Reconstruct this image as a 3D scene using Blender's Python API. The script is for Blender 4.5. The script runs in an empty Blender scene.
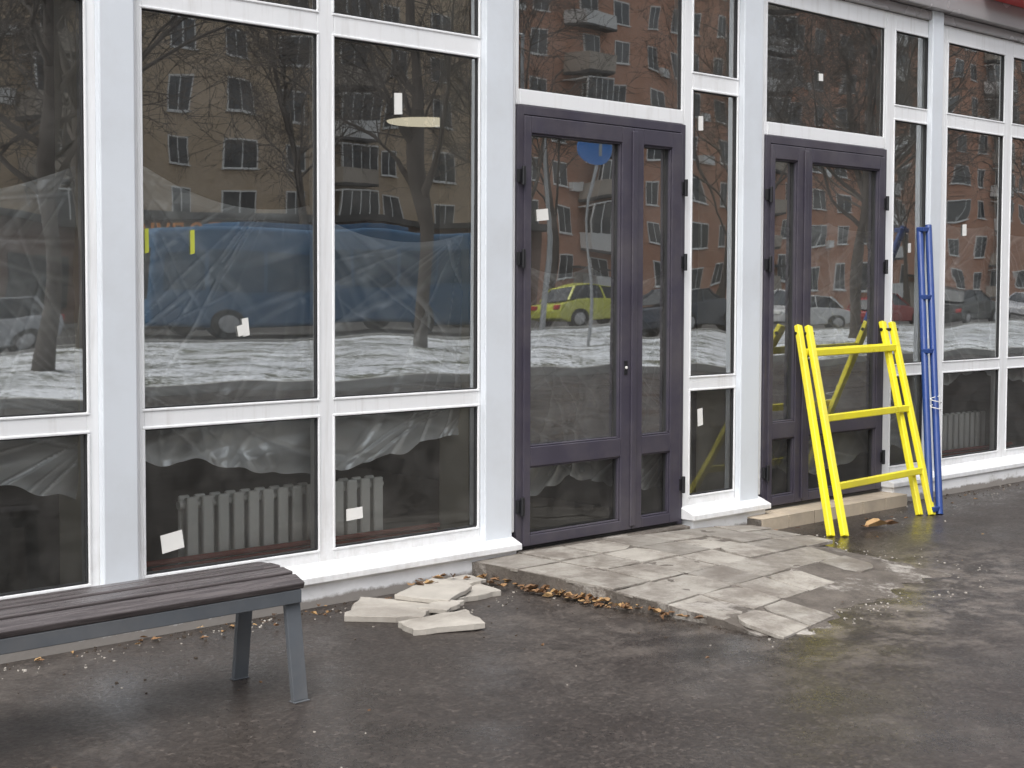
import bpy, math, random
from mathutils import Vector, Matrix
from mathutils import noise as mn
random.seed(7)
sc=bpy.context.scene
# ---------------------------------------------------------------- materials
def new_mat(name):
    m=bpy.data.materials.new(name); m.use_nodes=True
    nt=m.node_tree; nt.nodes.clear()
    out=nt.nodes.new('ShaderNodeOutputMaterial')
    return m,nt,out
def N(nt,t,**kw):
    n=nt.nodes.new(t)
    for k,v in kw.items():
        if k in n.inputs.keys(): n.inputs[k].default_value=v
        else: setattr(n,k,v)
    return n
def noise(nt,vec,scale,detail=4,rough=0.55,dist=0.0):
    n=nt.nodes.new('ShaderNodeTexNoise')
    n.inputs['Scale'].default_value=scale;n.inputs['Detail'].default_value=detail
    n.inputs['Roughness'].default_value=rough;n.inputs['Distortion'].default_value=dist
    nt.links.new(vec,n.inputs['Vector']); return n.outputs['Fac']
def ramp(nt,fac,stops):
    r=nt.nodes.new('ShaderNodeValToRGB')
    e=r.color_ramp.elements
    while len(e)<len(stops): e.new(0.5)
    for i,(p,c) in enumerate(stops):
        e[i].position=p
        if isinstance(c,(int,float)): c=(c,c,c)
        e[i].color=(c[0],c[1],c[2],1)
    nt.links.new(fac,r.inputs['Fac']); return r.outputs['Color']
def mixc(nt,fac,a,b,blend='MIX'):
    m=nt.nodes.new('ShaderNodeMix'); m.data_type='RGBA'; m.blend_type=blend
    for sock,v in ((m.inputs[0],fac),(m.inputs[6],a),(m.inputs[7],b)):
        if isinstance(v,bpy.types.NodeSocket): nt.links.new(v,sock)
        elif isinstance(v,(int,float)): sock.default_value=v if sock.type=='VALUE' else (v,v,v,1)
        else: sock.default_value=(v[0],v[1],v[2],1)
    return m.outputs[2]
def math_(nt,op,a,b=None,c=None):
    m=nt.nodes.new('ShaderNodeMath');m.operation=op
    for i,v in enumerate((a,b,c)):
        if v is None: continue
        if isinstance(v,bpy.types.NodeSocket): nt.links.new(v,m.inputs[i])
        else: m.inputs[i].default_value=v
    return m.outputs[0]
def objvec(nt,scale=(1,1,1),rot=(0,0,0)):
    tc=nt.nodes.new('ShaderNodeTexCoord'); mp=nt.nodes.new('ShaderNodeMapping')
    mp.inputs['Scale'].default_value=scale;mp.inputs['Rotation'].default_value=rot
    nt.links.new(tc.outputs['Object'],mp.inputs['Vector']); return mp.outputs['Vector']
def sepz(nt):
    tc=nt.nodes.new('ShaderNodeTexCoord');sp=nt.nodes.new('ShaderNodeSeparateXYZ');nt.links.new(tc.outputs['Object'],sp.inputs[0]);return sp
def bump(nt,h,strength=0.3,dist=0.01):
    b=nt.nodes.new('ShaderNodeBump'); b.inputs['Strength'].default_value=strength; b.inputs['Distance'].default_value=dist
    nt.links.new(h,b.inputs['Height']); return b.outputs['Normal']
def pbsdf(nt,out,col,rough,normal=None,metal=0.0,spec=0.5):
    b=nt.nodes.new('ShaderNodeBsdfPrincipled')
    for s,v in (('Base Color',col),('Roughness',rough)):
        if isinstance(v,bpy.types.NodeSocket): nt.links.new(v,b.inputs[s])
        elif s=='Base Color': b.inputs[s].default_value=(v[0],v[1],v[2],1)
        else: b.inputs[s].default_value=v
    b.inputs['Metallic'].default_value=metal
    b.inputs['Specular IOR Level'].default_value=spec
    if normal: nt.links.new(normal,b.inputs['Normal'])
    nt.links.new(b.outputs[0],out.inputs['Surface']); return b
def simple(name,col,rough=0.5,var=0.12,scale=6,bmp=0.0,metal=0.0,dirt=None,dirtamt=0.3,det=3):
    m,nt,out=new_mat(name); v=objvec(nt)
    n=noise(nt,v,scale,det)
    c=mixc(nt,n,[x*(1-var) for x in col],[min(1,x*(1+var)) for x in col])
    if dirt:
        d=noise(nt,v,2.2,6,0.65); f=ramp(nt,d,[(0.45,0),(0.75,dirtamt)])
        c=mixc(nt,f,c,dirt)
    nn=None
    if bmp>0: nn=bump(nt,noise(nt,v,scale*8,3),bmp,0.004)
    r=ramp(nt,n,[(0.3,max(0.02,rough-0.08)),(0.7,min(1,rough+0.1))])
    pbsdf(nt,out,c,r,nn,metal)
    return m
def white_frame():
    m,nt,out=new_mat('white_pvc'); v=objvec(nt)
    n=noise(nt,v,3,5); vs=objvec(nt,(9,9,0.7)); st=noise(nt,vs,3,5,0.6)
    c=mixc(nt,n,(0.78,0.79,0.80),(0.86,0.86,0.86))
    f=ramp(nt,st,[(0.53,0),(0.8,0.35)])
    c=mixc(nt,f,c,(0.45,0.42,0.38))
    sp=sepz(nt)
    mr=nt.nodes.new('ShaderNodeMapRange');mr.inputs[1].default_value=0.7;mr.inputs[2].default_value=0.05;mr.inputs[3].default_value=0.0;mr.inputs[4].default_value=0.42
    nt.links.new(sp.outputs['Z'],mr.inputs[0])
    sd=noise(nt,v,14,6,0.7)
    c=mixc(nt,math_(nt,'MULTIPLY',mr.outputs[0],ramp(nt,sd,[(0.42,0),(0.75,1)])),c,(0.36,0.33,0.29))
    pbsdf(nt,out,c,0.38,bump(nt,noise(nt,v,40,2),0.04,0.002))
    return m
M_white=white_frame()
M_post=simple('post_cladding',(0.69,0.725,0.765),0.35,0.04,2,dirt=(0.45,0.44,0.42),dirtamt=0.25)
M_purple=simple('door_frame_paint',(0.053,0.047,0.066),0.38,0.18,5,dirt=(0.16,0.145,0.14),dirtamt=0.4)
M_gasket=simple('rubber_gasket',(0.03,0.03,0.032),0.6)
M_black=simple('black_metal',(0.012,0.012,0.014),0.35)
def base_mat():
    m,nt,out=new_mat('painted_plinth'); v=objvec(nt)
    n=noise(nt,v,5,8,0.7)
    c=ramp(nt,n,[(0.28,(0.46,0.44,0.41)),(0.40,(0.76,0.76,0.76)),(0.7,(0.84,0.84,0.85))])
    sp=sepz(nt)
    f=ramp(nt,math_(nt,'MULTIPLY_ADD',noise(nt,v,9,6,0.7),-0.07,sp.outputs['Z']),[(0.0,0.9),(0.016,0)])
    c=mixc(nt,f,c,(0.22,0.195,0.17))
    pbsdf(nt,out,c,0.8,bump(nt,noise(nt,v,30,5),0.5,0.006)); return m
M_base=base_mat()
def glass_mat(name,refl=0.42,dust=0.05,seed=0,rough=0.0,fk=1.2):
    m,nt,out=new_mat(name); tc=nt.nodes.new('ShaderNodeTexCoord')
    mp=nt.nodes.new('ShaderNodeMapping');mp.inputs['Location'].default_value=(seed*3.1,0,seed*1.7)
    nt.links.new(tc.outputs['Object'],mp.inputs[0]);v=mp.outputs[0]
    g=N(nt,'ShaderNodeBsdfGlossy');g.inputs['Roughness'].default_value=rough;g.inputs['Color'].default_value=(0.97,0.99,0.98,1)
    t=N(nt,'ShaderNodeBsdfTransparent');t.inputs['Color'].default_value=(0.94,0.97,0.96,1)
    fr=nt.nodes.new('ShaderNodeFresnel');fr.inputs['IOR'].default_value=1.5
    fac=math_(nt,'MULTIPLY_ADD',fr.outputs[0],fk,refl)
    mx=nt.nodes.new('ShaderNodeMixShader');nt.links.new(fac,mx.inputs[0]);nt.links.new(t.outputs[0],mx.inputs[1]);nt.links.new(g.outputs[0],mx.inputs[2])
    d=N(nt,'ShaderNodeBsdfDiffuse');d.inputs['Color'].default_value=(0.55,0.53,0.50,1)
    dn=noise(nt,v,5,4,0.75)
    f1=ramp(nt,dn,[(0.38,dust*.5),(0.66,dust*1.6),(0.74,dust*2.6)])
    mx2=nt.nodes.new('ShaderNodeMixShader');nt.links.new(f1,mx2.inputs[0]);nt.links.new(mx.outputs[0],mx2.inputs[1]);nt.links.new(d.outputs[0],mx2.inputs[2])
    nt.links.new(mx2.outputs[0],out.inputs['Surface']); return m
M_glass=[glass_mat('window_glass_a',0.29,0.035,0,0.008),glass_mat('window_glass_b',0.29,0.04,1,0.010),glass_mat('window_glass_c',0.30,0.035,2,0.008)]
M_glassd=glass_mat('door_glass',0.33,0.06,4,0.008)
M_glasslow=glass_mat('lower_glass',0.02,0.045,5,0.0,1.0)
M_conc=simple('interior_concrete',(0.30,0.29,0.27),0.85,0.25,3)
M_intfloor=simple('interior_floor',(0.26,0.24,0.22),0.7,0.35,4)
M_cream=simple('plaster_reveal',(0.80,0.75,0.62),0.8,0.08,4)
M_fascia=simple('fascia_panel',(0.36,0.34,0.34),0.25,0.06,2,metal=0.3)
M_red=simple('red_sign_plastic',(0.62,0.02,0.02),0.35,0.05)
M_paper=simple('paper_label',(0.80,0.79,0.75),0.8,0.04)
M_lime=simple('lime_label',(0.45,0.48,0.06),0.7,0.04)
# ---------------------------------------------------------------- geometry helpers
def empty(name,loc=(0,0,0)):
    e=bpy.data.objects.new(name,None); e.location=loc; e.empty_display_size=0.2
    sc.collection.objects.link(e); return e
class MB:
    def __init__(s): s.v=[];s.f=[];s.mi=[];s.mats=[]
    def m(s,mat):
        if mat not in s.mats: s.mats.append(mat)
        return s.mats.index(mat)
    def box(s,x0,x1,y0,y1,z0,z1,mat,M=None):
        i=len(s.v)
        P=[(x0,y0,z0),(x1,y0,z0),(x1,y1,z0),(x0,y1,z0),(x0,y0,z1),(x1,y0,z1),(x1,y1,z1),(x0,y1,z1)]
        if M is not None: P=[tuple(M@Vector(p)) for p in P]
        s.v+=P
        for f in ((0,3,2,1),(4,5,6,7),(0,1,5,4),(1,2,6,5),(2,3,7,6),(3,0,4,7)):
            s.f.append([i+k for k in f]); s.mi.append(s.m(mat))
    def prism(s,pts,z0,z1,mat):
        i=len(s.v);n=len(pts)
        zz0=z0 if hasattr(z0,'__len__') else [z0]*n
        zz1=z1 if hasattr(z1,'__len__') else [z1]*n
        a=sum(pts[k][0]*pts[(k+1)%n][1]-pts[(k+1)%n][0]*pts[k][1] for k in range(n))
        if a<0: pts=pts[::-1]; zz0=zz0[::-1]; zz1=zz1[::-1]
        s.v+=[(p[0],p[1],z) for p,z in zip(pts,zz0)]+[(p[0],p[1],z) for p,z in zip(pts,zz1)]
        s.f.append([i+k for k in range(n)][::-1]);s.mi.append(s.m(mat))
        s.f.append([i+n+k for k in range(n)]);s.mi.append(s.m(mat))
        for k in range(n):
            s.f.append([i+k,i+(k+1)%n,i+n+(k+1)%n,i+n+k]);s.mi.append(s.m(mat))
    def tube(s,p0,p1,r0,r1,mat,n=8,caps=True):
        p0=Vector(p0);p1=Vector(p1);d=(p1-p0).normalized()
        a=d.orthogonal().normalized();b=d.cross(a);i=len(s.v)
        for p,r in ((p0,r0),(p1,r1)):
            for k in range(n):
                t=2*math.pi*k/n; s.v.append(tuple(p+(a*math.cos(t)+b*math.sin(t))*r))
        for k in range(n):
            s.f.append([i+k,i+(k+1)%n,i+n+(k+1)%n,i+n+k]);s.mi.append(s.m(mat))
        if caps:
            s.f.append([i+k for k in range(n)][::-1]);s.mi.append(s.m(mat))
            s.f.append([i+n+k for k in range(n)]);s.mi.append(s.m(mat))
    def beam(s,p0,p1,w,h,mat,up=(0,0,1)):
        p0=Vector(p0);p1=Vector(p1);d=(p1-p0);L=d.length;d.normalize()
        sx=d.cross(Vector(up)).normalized();uz=sx.cross(d)
        M=Matrix((( d.x,sx.x,uz.x,p0.x),(d.y,sx.y,uz.y,p0.y),(d.z,sx.z,uz.z,p0.z),(0,0,0,1)))
        s.box(0,L,-w/2,w/2,-h/2,h/2,mat,M)
    def quad(s,pts,mat):
        i=len(s.v); s.v+=list(pts); s.f.append([i+k for k in range(len(pts))]); s.mi.append(s.m(mat))
    def obj(s,name,parent=None,bevel=0,smooth=False,seg=2):
        me=bpy.data.meshes.new(name); me.from_pydata(s.v,[],s.f)
        for m in s.mats: me.materials.append(m)
        me.polygons.foreach_set('material_index',s.mi)
        if smooth: me.polygons.foreach_set('use_smooth',[True]*len(s.f))
        me.update()
        o=bpy.data.objects.new(name,me); sc.collection.objects.link(o)
        if parent: o.parent=parent
        if bevel:
            b=o.modifiers.new('bevel','BEVEL'); b.width=bevel; b.segments=seg; b.limit_method='ANGLE'
            b.harden_normals=False
        return o
# ---------------------------------------------------------------- SHOP BUILDING
shop=empty('shop_building')
fr=MB(); gk=MB(); posts=MB(); rev=MB()
glass=[MB() for _ in range(3)]; gl_low=MB(); gl_door=MB()
ZB0,ZB1,ZM0,ZM1,ZU0,ZU1=0.25,0.885,0.975,2.69,2.80,3.31
def pane(x0,x1,z0,z1,which):
    g=gl_low if which=='low' else gl_door if which=='door' else glass[which]
    mat=M_glasslow if which=='low' else M_glassd if which=='door' else M_glass[which]
    t=random.uniform(-.0016,.0016)*(x1-x0); t2=random.uniform(-.0014,.0014)*(z1-z0)
    e=0.004;nx=9;nz=max(4,int((z1-z0)*9));sd=random.uniform(0,50);b=len(g.v)
    for j in range(nz+1):
        for i in range(nx+1):
            xx=x0-e+(x1-x0+2*e)*i/nx;zz=z0-e+(z1-z0+2*e)*j/nz
            y=t*(1-2*i/nx)+t2*(1-2*j/nz)+0.0012*mn.noise(Vector((xx*2.6,sd,zz*2.2)))
            g.v.append((xx,y,zz))
    for j in range(nz):
        for i in range(nx):
            k=b+j*(nx+1)+i;g.f.append([k,k+1,k+nx+2,k+nx+1]);g.mi.append(g.m(mat))
def gasket(x0,x1,z0,z1,yf=-0.010):
    w=0.006
    gk.box(x0,x1,yf,0.003,z0,z0+w,M_gasket);gk.box(x0,x1,yf,0.003,z1-w,z1,M_gasket)
    gk.box(x0,x0+w,yf,0.003,z0+w,z1-w,M_gasket);gk.box(x1-w,x1,yf,0.003,z0+w,z1-w,M_gasket)
YF,YB=-0.018,0.05
rows=[(ZB0,ZB1,'low'),(ZM0,ZM1,0),(ZU0,ZU1,0)]
hor=[(0.19,ZB0),(ZB1,ZM0),(ZM1,ZU0),(ZU1,3.43)]
def bay(x0,x1,k):
    for i,(a,b,w) in enumerate(rows):
        pane(x0,x1,a,b,w if w=='low' else k%3); gasket(x0,x1,a,b)
        for (p,q,r,s_) in ((x0-0.012,x1+0.012,a-0.012,a),(x0-0.012,x1+0.012,b,b+0.012),(x0-0.012,x0,a,b),(x1,x1+0.012,a,b)):
            fr.box(p,q,YF-0.005,YF+0.015,r,s_,M_white)
    for a,b in hor: fr.box(x0,x1,YF,YB,a,b,M_white)
def vert(x0,x1,z0=0.19,z1=3.43): fr.box(x0,x1,YF,YB,z0,z1,M_white)
def post(x0,x1):
    a,b=x0-.045*x0/5.6,x1-.06*x1/5.6
    posts.box(a,b,-0.062,-0.0195,0.165,3.50,M_post)
    fr.box(x0,x1,YF,YB,0.19,3.43,M_white)
    rev.box(x0-0.05,x1+0.02,0.06,0.30,0.05,3.42,M_cream)
bay(-3.2,-2.3,0);vert(-2.3,-2.2);bay(-2.2,-1.3,1);vert(-1.3,-1.25);post(-1.25,-1.05);vert(-1.05,-1.0)
bay(-1.0,-0.1,2);vert(-0.1,0.0);bay(0.0,0.71,1);vert(0.71,0.78);post(0.78,0.95);vert(0.95,0.985)
bay(0.985,1.70,0);vert(1.70,1.81);bay(1.81,2.71,1);vert(2.71,2.78);post(2.78,2.95);vert(2.95,2.975)
bay(2.975,3.878,2);vert(3.878,3.975);bay(3.975,4.885,0);vert(4.885,4.94);post(4.94,5.148)
bay(6.59,7.01,1);vert(6.512,6.59);vert(7.01,7.08);post(7.08,7.288)
bay(8.765,9.19,2);vert(8.655,8.765);vert(9.19,9.25);post(9.25,9.42);vert(9.42,9.46)
bay(9.46,10.28,0);vert(10.28,10.41);bay(10.41,11.30,1);vert(11.30,11.37);post(11.37,11.55);vert(11.55,11.60)
x=11.60
for k in range(4):
    bay(x,x+0.9,k);vert(x+0.9,x+1.0);bay(x+1.0,x+1.9,k+1);vert(x+1.9,x+1.95);post(x+1.95,x+2.15);vert(x+2.15,x+2.2);x+=2.2
XR=x
def door(xl,xr,wide_left):
    dr=MB(); hw=MB()
    fr.box(xl+0.02,xr-0.02,YF-0.01,YB,2.478,2.56,M_white)
    fr.box(xl+0.02,xr-0.02,YF,YB,ZU1,3.43,M_white)
    fr.box(xl,xl+0.02,YF,YB,2.478,3.43,M_white);fr.box(xr-0.02,xr,YF,YB,2.478,3.43,M_white)
    pane(xl+0.02,xr-0.02,2.56,ZU1,1);gasket(xl+0.02,xr-0.02,2.56,ZU1)
    y0,y1=-0.034,0.04
    dr.box(xl,xl+0.045,y0,y1,0.09,2.475,M_purple);dr.box(xr-0.045,xr,y0,y1,0.09,2.475,M_purple)
    dr.box(xl+0.045,xr-0.045,y0,y1,2.425,2.475,M_purple);dr.box(xl+0.045,xr-0.045,y0+0.004,y1,0.09,0.105,M_black)
    if wide_left: leaves=[(xl+0.04,xl+0.895,xl+0.09,xl+0.80),(xl+0.90,xr-0.04,xl+0.98,xl+1.23)]
    else: leaves=[(xl+0.04,xl+0.40,xl+0.08,xl+0.32),(xl+0.405,xr-0.04,xl+0.475,xl+1.26)]
    ly0=-0.046
    for a,b,g0,g1 in leaves:
        dr.box(a,g0,ly0,0.02,0.11,2.42,M_purple);dr.box(g1,b,ly0,0.02,0.11,2.42,M_purple)
        dr.box(g0,g1,ly0,0.02,0.11,0.168,M_purple);dr.box(g0,g1,ly0,0.02,0.54,0.645,M_purple);dr.box(g0,g1,ly0,0.02,2.33,2.42,M_purple)
        for z0,z1 in ((0.168,0.54),(0.645,2.33)):
            pane(g0,g1,z0,z1,'door' if z0>.3 else 'low');gasket(g0,g1,z0,z1,-0.02)
            for (p,q,r,s_) in ((g0,g1,z0,z0+0.010),(g0,g1,z1-0.010,z1),(g0,g0+0.010,z0+0.010,z1-0.010),(g1-0.010,g1,z0+0.010,z1-0.010)):
                dr.box(p,q,ly0+0.010,-0.015,r,s_,M_purple)
    xm=leaves[0][1]
    dr.box(xm-0.018,xm+0.022,ly0-0.012,ly0-0.0005,0.13,2.40,M_purple)
    for xh in (xl+0.022,xr-0.022):
        for z in (0.33,1.66,2.10):
            hw.tube((xh,ly0-0.012,z-0.05),(xh,ly0-0.012,z+0.05),0.012,0.012,M_black,10)
            hw.box(xh-0.024,xh+0.024,ly0-0.006,ly0+0.02,z-0.035,z+0.035,M_black)
    xk=xm-0.06 if wide_left else xm+0.05
    hw.tube((xk,ly0-0.012,1.05),(xk,ly0,1.05),0.009,0.009,M_paper,10)
    hw.box(xk-0.013,xk+0.013,ly0-0.006,ly0-0.001,1.01,1.09,M_black)
    dr.obj('door',shop,0.004);hw.obj('door_hinges',shop,0.002)
door(5.15,6.51,True); door(7.29,8.65,False)
led=MB(); pl=MB()
def ledge(x0,x1):
    i=len(led.v)
    prof=[(0.03,0.195),(-0.022,0.192),(-0.135,0.150),(-0.135,0.118),(-0.09,0.118),(0.03,0.118)]
    n=len(prof)
    for xx in (x0,x1):
        for (y,z) in prof: led.v.append((xx,y,z))
    led.f.append([i+k for k in range(n)]);led.mi.append(led.m(M_white))
    led.f.append([i+n+k for k in range(n)][::-1]);led.mi.append(0)
    for k in range(n):
        led.f.append([i+k,i+n+k,i+n+(k+1)%n,i+(k+1)%n]);led.mi.append(0)
ledge(-3.3,2.2);ledge(2.203,5.10);ledge(6.50,7.25);ledge(8.64,XR)
pl.box(-3.3,5.09,-0.105,0.08,-0.1,0.119,M_base);pl.box(6.53,7.24,-0.10,0.08,-0.1,0.119,M_base);pl.box(8.66,XR,-0.12,0.08,-0.1,0.119,M_base)
pl.box(5.14,6.53,-0.02,0.08,-0.1,0.088,M_conc);pl.box(7.29,8.66,-0.02,0.08,-0.1,0.088,M_conc)
led.obj('window_sill',shop,0.004);pl.obj('plinth',shop,0.01,seg=3)
fr.obj('window_frames',shop,0.0035);posts.obj('facade_posts',shop,0.006);gk.obj('gaskets',shop);rev.obj('reveals',shop)
for i,g in enumerate(glass): g.obj('glass_panes_%d'%i,shop,smooth=True)
gl_low.obj('glass_lower',shop,smooth=True);gl_door.obj('door_glass',shop,smooth=True)
rm=MB()
rm.box(-3.3,XR,0.09,6.5,-0.05,0.055,M_intfloor)
rm.box(-3.3,XR,0.09,6.5,3.45,3.6,M_conc)
rm.box(-3.3,XR,6.5,6.7,-0.05,3.6,M_conc);rm.box(-3.5,-3.3,-0.02,6.7,-0.1,4.69,M_conc);rm.box(XR,XR+0.2,-0.02,6.7,-0.1,4.69,M_conc)
rm.box(6.8,7.0,0.31,6.5,0.055,3.45,M_conc)
rm.obj('room',shop)
fa=MB()
fa.box(-3.5,XR+0.2,-0.12,0.3,3.50,3.72,M_fascia)
fa.box(-3.5,XR+0.2,-0.05,0.06,3.433,3.497,M_fascia)
fa.box(-3.5,XR+0.2,-0.10,0.3,3.722,4.69,M_fascia)
fa.obj('fascia',shop,0.006)
rf=MB();rf.box(-3.5,XR+0.2,0.0,6.7,4.7,4.8,M_fascia);rf.obj('roof',shop)
sg=MB();sg.box(9.75,15.0,-0.28,-0.125,3.66,4.35,M_red);sg.obj('shop_sign',None,0.01)
lb=MB()
def label(x,z,w,h,mat,rot=0,y=-0.006):
    c,s_=math.cos(rot),math.sin(rot)
    lb.quad([(x+c*a-s_*b,y,z+s_*a+c*b) for a,b in ((-w/2,-h/2),(w/2,-h/2*.9),(w/2*.95,h/2),(-w/2,h/2*.93))],mat)
label(3.49,1.32,0.035,0.085,M_paper,.1);label(3.463,1.305,0.035,0.05,M_paper,.2,-0.008);label(3.11,0.38,0.11,0.085,M_paper,.12);label(4.10,0.40,0.10,0.06,M_paper,.02)
label(4.37,2.41,0.05,0.11,M_paper);label(5.36,1.90,0.09,0.065,M_paper,.08);label(6.68,2.50,0.045,0.09,M_paper)
label(3.22,1.70,0.022,0.11,M_lime);label(2.998,1.70,0.02,0.11,M_lime);label(9.75,1.95,0.06,0.09,M_paper);label(7.9,2.9,0.05,0.05,M_paper);label(9.0,1.8,.04,.07,M_paper)
label(6.70,0.72,0.05,0.11,M_paper,.05)
lb.obj('glass_labels',shop)
def emis():
    m,nt,out=new_mat('lamp_glow');e=N(nt,'ShaderNodeEmission');e.inputs['Color'].default_value=(1,0.88,0.66,1);e.inputs['Strength'].default_value=0.8
    nt.links.new(e.outputs[0],out.inputs[0]);return m
M_em=emis()
def lamp(loc):
    lp=empty('ceiling_lamp',loc)
    a=MB();a.tube((0,0,0),(0,0,0.06),0.28,0.22,M_conc,24);a.tube((0,0,0.06),(0,0,0.7),0.006,0.006,M_black,6);a.obj('shade',lp)
    a=MB();a.tube((0,0,-0.012),(0,0,-0.002),0.25,0.26,M_em,24);a.obj('diffuser',lp)
lamp((6.28,2.15,2.66))
# ---------------------------------------------------------------- radiators
M_rad=simple('radiator_enamel',(0.90,0.89,0.86),0.4,0.04)
M_pipe=simple('primer_pipe',(0.36,0.11,0.08),0.55)
def radiator(name,x0,n,yy=0.16,z0=0.14,z1=0.54):
    e=empty(name,(x0,yy,0)); s=MB()
    for i in range(n):
        xx=i*0.082
        s.box(xx,xx+0.058,0,0.022,z0,z1,M_rad); s.box(xx+0.02,xx+0.038,0.022,0.075,z0,z1-0.01,M_rad)
        s.box(xx,xx+0.058,0.075,0.095,z0,z1,M_rad)
    s.obj('sections',e,0.009)
    s=MB(); s.tube((-0.02,0.05,z0+0.04),(n*0.082,0.05,z0+0.04),0.02,0.02,M_rad,12);s.tube((-0.02,0.05,z1-0.04),(n*0.082,0.05,z1-0.04),0.02,0.02,M_rad,12);s.obj('headers',e)
    s=MB(); s.tube((-0.5,-0.05,0.272),(n*0.082+0.3,-0.05,0.262),0.013,0.013,M_pipe,10);s.tube((-0.2,-0.03,0.235),(n*0.082+0.3,-0.03,0.235),0.011,0.011,M_pipe,10);s.obj('supply_pipe',e)
radiator('radiator',3.28,14); radiator('radiator',9.70,9); radiator('radiator',12.3,10)
# ---------------------------------------------------------------- plastic film
def film_mat():
    m,nt,out=new_mat('polythene_film')
    at=nt.nodes.new('ShaderNodeAttribute');at.attribute_name='crease'
    a=at.outputs['Fac']
    t=N(nt,'ShaderNodeBsdfTransparent');d=N(nt,'ShaderNodeBsdfDiffuse');d.inputs['Color'].default_value=(0.95,0.96,0.98,1)
    g=N(nt,'ShaderNodeBsdfGlossy');g.inputs['Roughness'].default_value=0.28
    m1=nt.nodes.new('ShaderNodeMixShader');m1.inputs[0].default_value=0.30;nt.links.new(d.outputs[0],m1.inputs[1]);nt.links.new(g.outputs[0],m1.inputs[2])
    m2=nt.nodes.new('ShaderNodeMixShader');nt.links.new(a,m2.inputs[0]);nt.links.new(t.outputs[0],m2.inputs[1]);nt.links.new(m1.outputs[0],m2.inputs[2])
    nt.links.new(m2.outputs[0],out.inputs[0]);return m
M_film=film_mat()
def film(x0,x1,zl,zr,zb,y,sag=0.12,seed=0,dens=1.0):
    nx,nz=240,170; V=[];Fc=[];A=[]
    def nn(a,b,c): return mn.noise(Vector((a,b,c)))
    rr=random.Random(seed)
    anchors=[(x0,zl+.02),(x1,zr+.02),((x0+x1)/2+rr.uniform(-.2,.2),(zl+zr)/2+.05),(x0-.1,zb+.5),(x1+.1,zb+.3)]
    for j in range(nz+1):
        for i in range(nx+1):
            s=i/nx;t=j/nz
            zt=zl*(1-s)+zr*s - sag*abs(math.sin(math.pi*s*2))**.8*.6-sag*.4*math.sin(math.pi*s)
            zbb=zb+0.06*math.sin(s*7+seed)+0.05*nn(s*12,seed,0)
            z=zbb+(zt-zbb)*t; xx=x0+(x1-x0)*s
            cr=0
            for q,(ax,az) in enumerate(anchors):
                dx,dz=xx-ax,z-az;dd=math.hypot(dx,dz)+.03;th=math.atan2(dz,dx)+.12*nn(xx*1.2,z*1.2,q+seed)
                n1=nn(th*7.0,dd*.35,q*3.3+seed)
                rdg=max(0,1-abs(n1)*9)
                cr+=rdg*max(0,nn(th*3,dd*1.1,q+20+seed)*1.6+.45)*math.exp(-dd*.5)
            n2=nn(xx*.9+z*.3,z*3.6-xx*.6+.25*nn(xx*2,z*2,seed),seed+7)
            cr+=max(0,1-abs(n2)*8)*max(0,.55+nn(xx*1.6,z*1.2,seed+30))*.7
            cr=min(1.4,cr)
            soft=.5+.7*nn(xx*1.1+z*.5,z*1.9-xx*.7,seed+11)+.25*nn(xx*4+z*2,z*5-xx*2,seed+12)
            edge=.30*math.exp(-((1-t)/.03)**2)+.15*math.exp(-(t/.03)**2)
            dy=0.05*nn(xx*1.5+z,z*.8,seed)+0.026*cr+0.026*nn(xx*2.2+z*1.5,z*4.5-xx*1.8,seed+5)+.007*nn(xx*9,z*9,seed+1)
            V.append((xx,y+dy,z))
            A.append(max(0.03,min(.95,dens*(.10+.20*max(0,soft)+.40*cr+edge))))
    for j in range(nz):
        for i in range(nx):
            k=j*(nx+1)+i; Fc.append((k,k+1,k+nx+2,k+nx+1))
    me=bpy.data.meshes.new('plastic_sheet');me.from_pydata(V,[],Fc);me.materials.append(M_film)
    at=me.attributes.new('crease','FLOAT','POINT');at.data.foreach_set('value',A)
    me.polygons.foreach_set('use_smooth',[True]*len(Fc))
    o=bpy.data.objects.new('plastic_sheet',me);sc.collection.objects.link(o)
film(2.90,4.93,2.12,1.80,0.66,0.115,0.16,1,2.3)
film(1.0,2.80,1.75,2.05,0.62,0.12,0.1,3,2.2)
film(5.16,6.6,1.75,1.65,0.35,0.14,0.15,5,1.4)
film(7.3,9.15,2.0,2.0,0.3,0.14,0.1,8,1.6)
film(9.45,11.3,2.1,2.0,0.8,0.14,0.1,11,1.7)
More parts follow.
